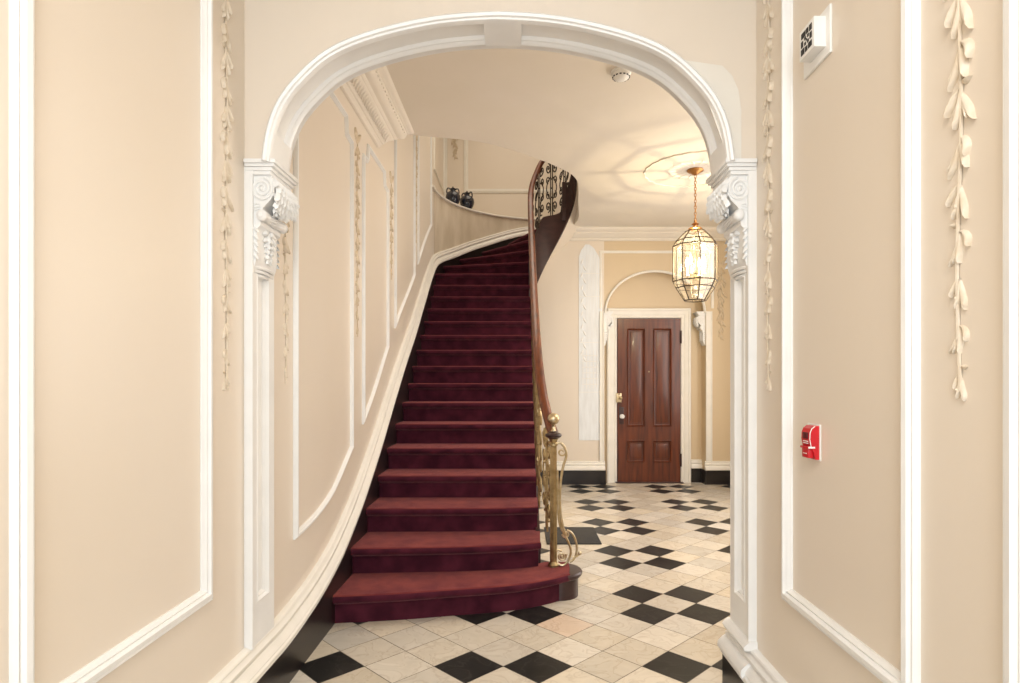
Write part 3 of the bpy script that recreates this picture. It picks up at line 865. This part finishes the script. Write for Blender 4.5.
# S-shaped bracket on the newel, in the plane facing the hall
def bracket():
    bm = B()
    def P(px, py): # outline in plan-parallel plane through the newel, 1 unit = .0064 m
        return Vector((NX+(px-553.7)*.0064, NY-.005, H0-(py-381)*.0064))
    def spiral(cx, cy, r0, r1, a0, turns, n=36):
        return [P(cx+(r0+(r1-r0)*i/n)*math.cos(R(a0)+turns*2*math.pi*i/n), cy+(r0+(r1-r0)*i/n)*math.sin(R(a0)+turns*2*math.pi*i/n)) for i in range(n+1)]
    def cat(pts, k=6):
        out = []
        for i in range(len(pts)-1):
            p0 = pts[max(0, i-1)]; p1 = pts[i]; p2 = pts[i+1]; p3 = pts[min(len(pts)-1, i+2)]
            for j in range(k):
                t = j/k; out.append(P(*[.5*((2*b)+(c-a)*t+(2*a-5*b+4*c-d)*t*t+(3*b-a-3*c+d)*t**3) for a, b, c, d in zip(p0, p1, p2, p3)]))
        out.append(P(*pts[-1])); return out
    tube(bm, cat([(556,444),(561,443),(565.5,449),(566.5,456),(563.5,466),(561,480),(560,500),(561,515),(563.5,528),(566.5,535)]), .0085, 8)
    tube(bm, spiral(562, 452, 4.6, 1.4, -70, 1.2), .006, 7)
    tube(bm, spiral(566, 534, 3.6, .9, 180, -1.4), .006, 7)
    tube(bm, cat([(557.5,470),(558,490),(558.5,510),(560,524),(564,533),(569,543),(571,552),(568,561),(563,565),(557.5,563),(554.8,556),(557.5,550),(562,551)]), .0075, 8)
    tube(bm, spiral(562, 556, 4.5, 1.0, -30, 1.6), .0065, 7)
    tube(bm, cat([(567,530),(572,533),(576,541),(577,550),(574.5,558),(570,562)]), .0075, 8)
    tube(bm, cat([(573,557),(577,556),(580,553)]), .0065, 7); ball(bm, P(580, 553), .013, 2)
    ball(bm, P(562, 556), .011, 2)
    return bm
bobj('scroll_bracket', bracket(), 'brassl')
# handrail
RR = RI-.02
def rail_pt(s):
    if s <= CY: return Vector((CX-RR, s, N_line(s)+.88))
    a = (s-CY)/RR; return Vector((CX-RR*math.cos(a), CY+RR*math.sin(a), N_ang(math.degrees(a))+.88-.06*min(1, math.degrees(a)/60)))
pts = [Vector(p) for p in ((.212,3.86,1.012),(.200,3.93,1.045),(.178,4.0,1.105),(.155,4.08,1.20),(.138,4.18,1.33),(.128,4.3,1.475))]
raw = pts+[rail_pt(s) for s in arange(4.45, CY, .15)]+[rail_pt(CY+R(a)*RR) for a in range(5, 206, 5)]
for _ in range(4): raw = [raw[0]]+[(raw[i-1]+2*raw[i]+raw[i+1])/4 for i in range(1, len(raw)-1)]+[raw[-1]]
bm = B()
prof = [(-.016,-.030),(.016,-.030),(.020,-.018),(.030,-.010),(.034,.004),(.030,.018),(.016,.028),(0,.030),(-.016,.028),(-.030,.018),(-.034,.004),(-.030,-.010),(-.020,-.018)]
rows = []
for i, p in enumerate(raw):
    t = (raw[min(len(raw)-1, i+1)]-raw[max(0, i-1)]).normalized(); lat = Vector((t.y, -t.x, 0)).normalized(); up = lat.cross(t).normalized()
    if up.z < 0: up = -up
    rows.append([p+lat*u+up*v for u, v in prof])
V, _ = grid(bm, rows, closev=True); bm.faces.new(V[0]); bm.faces.new(V[-1])
bobj('handrail', bm, 'rail', smooth=45)
# scroll panels
def scroll_panel(s0, w, m):
    bm = B()
    def F(a, b):
        s = s0+a*w
        if s <= CY: q = Vector((CX-RR, s, 0)); nz = N_line(s)
        else:
            an = (s-CY)/RR; q = Vector((CX-RR*math.cos(an), CY+RR*math.sin(an), 0)); nz = N_ang(math.degrees(an))
        lim = 1.0 if s > 4.45 else max(.6, (interp([(3.86,1.0),(4.0,1.08),(4.2,1.34),(4.45,1.57)], s)-nz)/.86)
        x = q.x + (interp([(3.86,.08),(4.0,.05),(4.2,.01),(4.4,0)], s) if s < 4.4 else 0)
        f0 = -.13 if s < CY else -.13+.15*min(1, (s-CY)/.2)
        return Vector((x, q.y, nz+f0+b*(.85*lim-f0)))
    k = w/.2
    def spiral(ca, cb, ra, rb, a0, turns, n=22, shrink=.75):
        return [F(ca+ra*(1-shrink*i/n)*math.cos(R(a0)+turns*2*math.pi*i/n), cb+rb*(1-shrink*i/n)*math.sin(R(a0)+turns*2*math.pi*i/n)) for i in range(n+1)]
    rt = .0085
    for a in (.43, .57): tube(bm, [F(a, b) for b in (0, .25, .5, .75, 1)], rt*.85, 6)
    rb = .085
    for sg in (-1, 1):
        # upper and lower C scrolls
        for cb, ud in ((.80, 1), (.22, -1)):
            tube(bm, spiral(.5+sg*.27, cb, .20, rb, 90*ud if sg > 0 else 90*ud, (.0-1.35)*ud*sg*-1), rt, 6)
            tube(bm, spiral(.5+sg*.27, cb-ud*.17, .15, rb*.7, -90*ud, 1.2*ud*sg*-1*-1), rt*.85, 6)
        tube(bm, [F(.5+sg*(.07+.33*math.sin(math.pi*u)), .32+.36*u) for u in arange(0, 1, .1)], rt*.8, 6)
        ball(bm, F(.5+sg*.27, .80), .011, 1); ball(bm, F(.5+sg*.27, .22), .011, 1)
    for b in (.5, .36, .64):
        ball(bm, F(.5, b), .016, 1, (1, 1, .7))
    ball(bm, F(.5, .97), .014, 1)
    return bobj('scroll_panel', bm, m)
s = 3.88
while s < CY-.05:
    scroll_panel(s, .21, 'brass' if s < 6.2 else 'backlit'); s += .226  # scrolls further up take the shade-dark colour
s = CY+.01
for i in range(4):
    scroll_panel(s, .16, 'backlit'); s += .17
bm = B()
q = inner(CY+R(124)*RI, RI-.015); box(bm, q.x-.03, q.x+.03, q.y-.03, q.y+.03, 3.36, 3.84, .004)
bobj('landing_newel', bm, 'darkwood')

# ------------------------------------------------------------------ door
def door():
    d = B(); x0, x1 = 1.297, 2.132; z0, z1 = .012, 2.178; yf = YD-.05; yb = YD-.008
    def X(u): return x0+(u-98)/(325-98)*(x1-x0)
    def Z(v): return z1-(v-68)/(652-68)*(z1-z0)
    cols = [(X(132), X(197)), (X(226), X(293))]; zr = [(Z(455), Z(103)), (Z(584), Z(503))]
    # stiles and rails
    box(d, x0, cols[0][0], yf, yb, z0, z1); box(d, cols[0][1], cols[1][0], yf, yb, z0, z1); box(d, cols[1][1], x1, yf, yb, z0, z1)
    for xa, xb in cols:
        box(d, xa, xb, yf, yb, z0, zr[1][0]); box(d, xa, xb, yf, yb, zr[1][1], zr[0][0]); box(d, xa, xb, yf, yb, zr[0][1], z1)
    o = struct(obj('door_1', d, 'door', smooth=0), 'tall red mahogany four-panel door at the far end', 'door')
    for xa, xb in cols:
        for za, zb in zr:
            b = B(); box(b, xa, xb, yf+.022, yb, za, zb)
            box(b, xa+.045, xb-.045, yf+.012, yf+.022, za+.05, zb-.05, .006)
            f = lambda s, z, h: Vector((s, yf+.022-h, z))
            sweep(b, [(xa, za), (xb, za), (xb, zb), (xa, zb)], [(0,0),(0,.028),(.008,.033),(.016,.026),(.022,.012),(.030,.010),(.032,0)], f, closed=True)
            obj('door_panel', b, 'door', o, smooth=30)
    b = B()
    cp = [(0,0),(0,.05),(.012,.06),(.03,.06),(.04,.05),(.075,.046),(.09,.036),(.105,.044),(.12,.048),(.132,.04),(.14,.0)]
    f = lambda s, z, h: Vector((s, YD-h, z))
    sweep(b, [(x0-.14, 0), (x0-.14, z1+.14), (x1+.14, z1+.14), (x1+.14, 0)], [(-u, h) for u, h in cp], f)
    obj('casing', b, 'ivory', o, smooth=30)
    b = B(); box(b, x0-.02, x0+.05, yf-.018, yf+.005, Z(368), Z(335), .004)
    ball(b, (X(108), yf-.03, Z(352)), .024, 2); ball(b, (X(103), yf-.022, Z(338)), .012, 2); ball(b, (X(103), yf-.022, Z(365)), .012, 2)
    obj('rim_lock', b, 'brassl', o)
    b = B(); lathe(b, [(.001,0),(.03,0),(.03,-.006),(.012,-.01),(.011,-.03),(.026,-.04),(.030,-.052),(.022,-.066),(.001,-.07)], (X(113), yf, Z(418)), 18, 'y')
    k = obj('knob', b, 'plastic', o); k['label'] = 'white porcelain knob'
    b = B(); box(b, X(104), X(120), yf-.006, yf+.002, Z(446), Z(385), .004)
    obj('escutcheon', b, 'darkwood', o)
    for v in (135, 575):
        b = B(); box(b, x1-.012, x1+.012, yf-.012, yf, Z(v+20), Z(v-22), .002); tube(b, [(x1+.004, yf-.014, Z(v+22)), (x1+.004, yf-.014, Z(v-24))], .010, 8)
        obj('hinge', b, 'darkwood', o)
    b = B(); lathe(b, [(.001,-.004),(.008,-.004),(.009,0)], (X(211), yf, Z(258)), 12, 'y'); obj('peephole', b, 'brass', o)
    b = B(); box(b, x0-.03, x1+.03, yf-.06, YD, 0, .012, .003); obj('threshold', b, 'darkwood', o)
door()

# ------------------------------------------------------------------ lantern
LX, LY = 1.645, 5.63
def lantern():
    t = thing('hanging_lantern', 'lit octagonal brass and glass lantern hanging on a chain from the ceiling', 'lantern', (LX, LY, CEIL))
    def o_(name, bm, m, p=None, **k):
        o = obj(name, bm, m, p or t, **k)
        if p is None: o.matrix_parent_inverse = Matrix.Translation((-LX, -LY, -CEIL))
        return o
    c = (LX, LY, 0)
    b = B(); lathe(b, [(.001,0),(.075,0),(.078,-.008),(.07,-.016),(.045,-.024),(.03,-.04),(.012,-.046),(.001,-.05)], (LX, LY, CEIL), 28); o_('canopy', b, 'copper')
    b = B(); z = CEIL-.045; i = 0
    while z > 2.86:
        a = (i % 2)*math.pi/2
        tube(b, [(LX+math.cos(a)*.010*math.cos(u), LY+math.sin(a)*.010*math.cos(u), z-.016+.019*math.sin(u)) for u in arange(0, 2*math.pi, .52)[:-1]], .0032, 6, closed=True)
        z -= .029; i += 1
    o_('chain', b, 'copper')
    b = B(); lathe(b, [(.001,.095),(.012,.095),(.014,.07),(.03,.062),(.036,.055),(.02,.045),(.022,.03),(.06,.02),(.066,.012),(.05,.004),(.04,-.01),(.001,-.012)], (LX, LY, 2.765), 28); o_('crown', b, 'copper')
    LV = [(.088,2.752),(.175,2.665),(.206,2.615),(.206,2.285),(.178,2.225),(.10,2.105)]
    ph = R(22.5+18)
    def P(r, z, k): return Vector((LX+r*math.cos(ph+k*math.pi/4), LY+r*math.sin(ph+k*math.pi/4), z))
    b = B()
    for r, z in LV: tube(b, [P(r, z, k) for k in range(8)], .0058, 6, closed=True)
    for k in range(8): tube(b, [P(r, z, k) for r, z in LV], .0058, 6)
    o_('frame', b, 'came')
    for k in range(8):
        b = B()
        for (r0, z0), (r1, z1) in zip(LV, LV[1:]):
            q = [P(r0-.001, z0, k), P(r0-.001, z0, k+1), P(r1-.001, z1, k+1), P(r1-.001, z1, k)]
            b.faces.new([b.verts.new(v) for v in q])
        if k >= 0: o_('glass_pane', b, 'glass', smooth=0)
    b = B(); lathe(b, [(.001,.0),(.02,.0),(.024,.012),(.014,.03),(.012,.06),(.03,.07),(.03,.08),(.001,.085)], (LX, LY, 2.29), 20); tube(b, [(LX, LY, 2.36), (LX, LY, 2.76)], .006, 8)
    for k in range(4):
        a = R(45)+k*math.pi/2
        tube(b, [(LX+math.cos(a)*q, LY+math.sin(a)*q, z) for q, z in ((.015,2.33),(.05,2.305),(.08,2.32),(.085,2.35))], .005, 6)
    o_('cluster_arm', b, 'brass')
    for k in range(4):
        a = R(45)+k*math.pi/2; x, y = LX+.085*math.cos(a), LY+.085*math.sin(a)
        b = B(); lathe(b, [(.001,0),(.022,0),(.024,.008),(.012,.012),(.011,.09),(.001,.09)], (x, y, 2.345), 14); cd = o_('candle', b, 'ivory')
        b = B(); lathe(b, [(.001,0),(.008,0),(.017,.025),(.016,.045),(.007,.075),(.001,.09)], (x, y, 2.436), 14)
        bb = obj('bulb', b, 'bulb', cd); bb.matrix_parent_inverse = Matrix.Translation((0, 0, 0)); bb.matrix_parent_inverse = Matrix.Translation((-0, 0, 0))
        bb.parent = cd
    L = bpy.data.lights.new('lantern_light', 'POINT'); L.energy = 46; L.color = (1, .83, .54); L.shadow_soft_size = .012
    lo = bpy.data.objects.new('lantern_light', L); COL.objects.link(lo); lo.location = (LX, LY, 2.48)
lantern()
# plaster ceiling rose: a scalloped thin ring
b = B()
n = 120
ring = [(LX+(.46+.012*abs(math.sin(i*math.pi*24/n)))*math.cos(2*math.pi*i/n), LY+(.46+.012*abs(math.sin(i*math.pi*24/n)))*math.sin(2*math.pi*i/n), CEIL-.004) for i in range(n)]
tube(b, ring, .008, 6, closed=True)
for k in range(16):
    a = 2*math.pi*k/16
    f = lambda u, v, h: Vector((LX+math.cos(a)*(.12+v)-math.sin(a)*u, LY+math.sin(a)*(.12+v)+math.cos(a)*u, CEIL-h))
    leaf(b, f, 0, 0, R(90), .13, .035, .005, 0)
tag(obj('ceiling_rose', b, 'ceil'), 'low plaster rose with scalloped rim on the ceiling around the lantern chain', 'ceiling rose')

# ------------------------------------------------------------------ small fixtures
def smoke_detector():
    t = thing('smoke_detector', 'round cream smoke detector on the hall ceiling under the arch', 'smoke detector', (.647, 3.84, CEIL))
    b = B(); lathe(b, [(.001,0),(.066,0),(.066,-.012),(.06,-.016),(.001,-.016)], (0, 0, 0), 28); obj('mounting_plate', b, 'plastic', t)
    b = B(); lathe(b, [(.001,-.014),(.058,-.014),(.058,-.03),(.05,-.04),(.036,-.05),(.02,-.056),(.001,-.057)], (0, 0, 0), 28); obj('body', b, 'plastic', t)
    b = B()
    for k in range(14):
        a = 2*math.pi*k/14
        tube(b, [(.0535*math.cos(a+q), .0535*math.sin(a+q), -.037) for q in (-.12, 0, .12)], .004, 5)
    obj('vent_slots', b, 'black', t)
smoke_detector()
def wall_speaker():
    t = thing('wall_speaker_box', 'small white box with pierced grille high on the right wall', 'speaker box', (XR, 1.83, 2.385))
    b = B(); box(b, -.008, 0, -.075, .088, -.072, .070, .002); obj('back_plate', b, 'plastic', t)
    b = B(); box(b, -.043, -.006, -.052, .040, -.043, .048, .002); obj('housing', b, 'plastic', t)
    b = B()
    y0, z0, w, h = -.044, -.036, .076, .076
    for (a0, a1, c0, c1) in ((.06,.26,.70,.94),(.34,.52,.74,.94),(.58,.92,.72,.94),(.06,.22,.38,.62),(.78,.94,.38,.62),(.06,.34,.06,.28),(.42,.6,.06,.26),(.68,.94,.06,.30),
                             (.30,.42,.34,.46),(.30,.42,.56,.68),(.54,.66,.34,.46),(.54,.66,.56,.68),(.45,.52,.47,.55)):
        box(b, -.0445, -.0425, y0+a0*w, y0+a1*w, z0+c0*h, z0+c1*h)
    obj('pierced_grille', b, 'black', t, smooth=0)
wall_speaker()
def fire_alarm():
    t = thing('fire_alarm', 'red fire alarm pull station on the right wall', 'fire alarm', (XR, 1.853, 1.162))
    b = B(); box(b, -.004, 0, -.033, .048, -.056, .056, .002); obj('back_plate', b, 'plastic', t)
    b = B()
    prof = [(-.004,-.052),(-.014,-.052),(-.020,-.03),(-.028,-.012),(-.032,.01),(-.031,.03),(-.026,.042),(-.016,.050),(-.004,.051)]
    prism(b, prof, lambda p: (p[0], -.028, p[1]), lambda p: (p[0], .028, p[1])); obj('housing', b, 'red', t, smooth=25)
    b = B(); box(b, -.0335, -.025, -.016, .018, .010, .030, .001); obj('window', b, 'darkred', t)
    b = B(); box(b, -.0365, -.02, -.026, .028, -.020, -.013, .002); box(b, -.034, -.018, -.021, .021, -.048, -.020, .003); obj('pull_handle', b, 'red', t)
    b = B()
    for z in (.003, -.003): box(b, -.0335, -.030, -.014, .014, z-.0012, z+.0012)
    box(b, -.036, -.016, -.0285, -.024, -.018, -.012, .001); box(b, -.0345, -.03, -.012, .012, -.036, -.0335)
    tube(b, [(p[0]-.0006, -.028, p[1]) for p in prof[3:8]], .0013, 6)
    obj('white_marking', b, 'plastic', t)
fire_alarm()
def jar(label, loc, s, rz):
    t = thing('glazed_jar', label, 'jar', loc, rz, 'dark jars on the niche ledge')
    b = B(); lathe(b, [(.001,0),(.055,0),(.06,.01),(.085,.05),(.102,.10),(.098,.145),(.075,.18),(.048,.195),(.036,.205),(.036,.222),(.046,.232),(.040,.236),(.030,.225),(.001,.22)], (0, 0, 0), 28)
    for v in b.verts: v.co *= s
    obj('body', b, 'pot', t)
    for sg in (-1, 1):
        b = B(); tube(b, [Vector((sg*x, 0, z))*s for x, z in ((.04,.225),(.055,.242),(.072,.238),(.084,.215),(.086,.185),(.08,.165))], .009, 8); obj('handle', b, 'pot', t)
    b = B(); lathe(b, [(.001,.222),(.034,.222),(.036,.234),(.02,.246),(.008,.25),(.010,.262),(.001,.268)], (0, 0, 0), 20)
    for v in b.verts: v.co *= s
    obj('lid', b, 'pot', t)
jar('dark blue two-handled jar on the niche ledge, left of its twin', (-.908, 8.12, 3.72), .98, .3)
jar('dark blue two-handled jar on the niche ledge, right of its twin', (-.735, 8.32, 3.72), 1.0, -.5)
def floor_mat():
    b = B(); box(b, .22, .675, 4.95, 5.51, .0005, .010, .003)
    tag(obj('door_mat', b, 'mat'), 'black rectangular mat on the tiles behind the brass newel post', 'mat')
floor_mat()

# ------------------------------------------------------------------ light
W = bpy.data.worlds.new('world'); SC.world = W; W.use_nodes = True
bg = W.node_tree.nodes['Background']; bg.inputs[0].default_value = (.86, .93, 1.0, 1); bg.inputs[1].default_value = 1.3
def area(name, loc, rot, sx, sy, e, col):
    L = bpy.data.lights.new(name, 'AREA'); L.shape = 'RECTANGLE'; L.size = sx; L.size_y = sy; L.energy = e; L.color = col
    o = bpy.data.objects.new(name, L); COL.objects.link(o); o.location = loc; o.rotation_euler = rot; return o
area('corridor_fill', (-.07, -.5, CEIL-.03), (0, 0, 0), 1.0, 1.6, 40, (1, .94, .85))  # unseen fill lamp added over the corridor; no fixture modelled
area('rear_daylight_fill', (-.07, -2.4, 1.9), (R(90), 0, 0), 1.8, 2.6, 44, (.78, .89, 1.0))  # lamp added out of view behind the camera for cool daylight
area('hall_fill', (2.3, 4.0, CEIL-.03), (0, 0, 0), 1.2, 1.6, 36, (1, .94, .86))  # added hall fill, hidden from the camera by the arch wall
area('hall_side_fill', (2.97, 5.3, 1.9), (0, R(90), 0), 2.2, 2.6, 48, (1, .97, .94))  # unseen side fill for the hall; the wall has no window
area('stairwell_fill', (.2, 7.2, 5.85), (0, 0, 0), 2.0, 2.6, 34, (1, .90, .74))  # light added under the closed stairwell ceiling, no skylight opening

# ------------------------------------------------------------------ camera
cam = bpy.data.cameras.new('camera'); co = bpy.data.objects.new('camera', cam); COL.objects.link(co)
cam.sensor_width = 36; cam.lens = 600/1024*36; cam.shift_x = -8/1024; cam.shift_y = 39.5/1024
cam.clip_start = .05
co.location = (0, 0, H0); co.rotation_euler = (R(90), 0, 0)
SC.camera = co
vs = SC.view_settings; vs.view_transform = 'Standard'; vs.look = 'None'; vs.gamma = 1; vs.use_curve_mapping = False; vs.exposure = 0.44
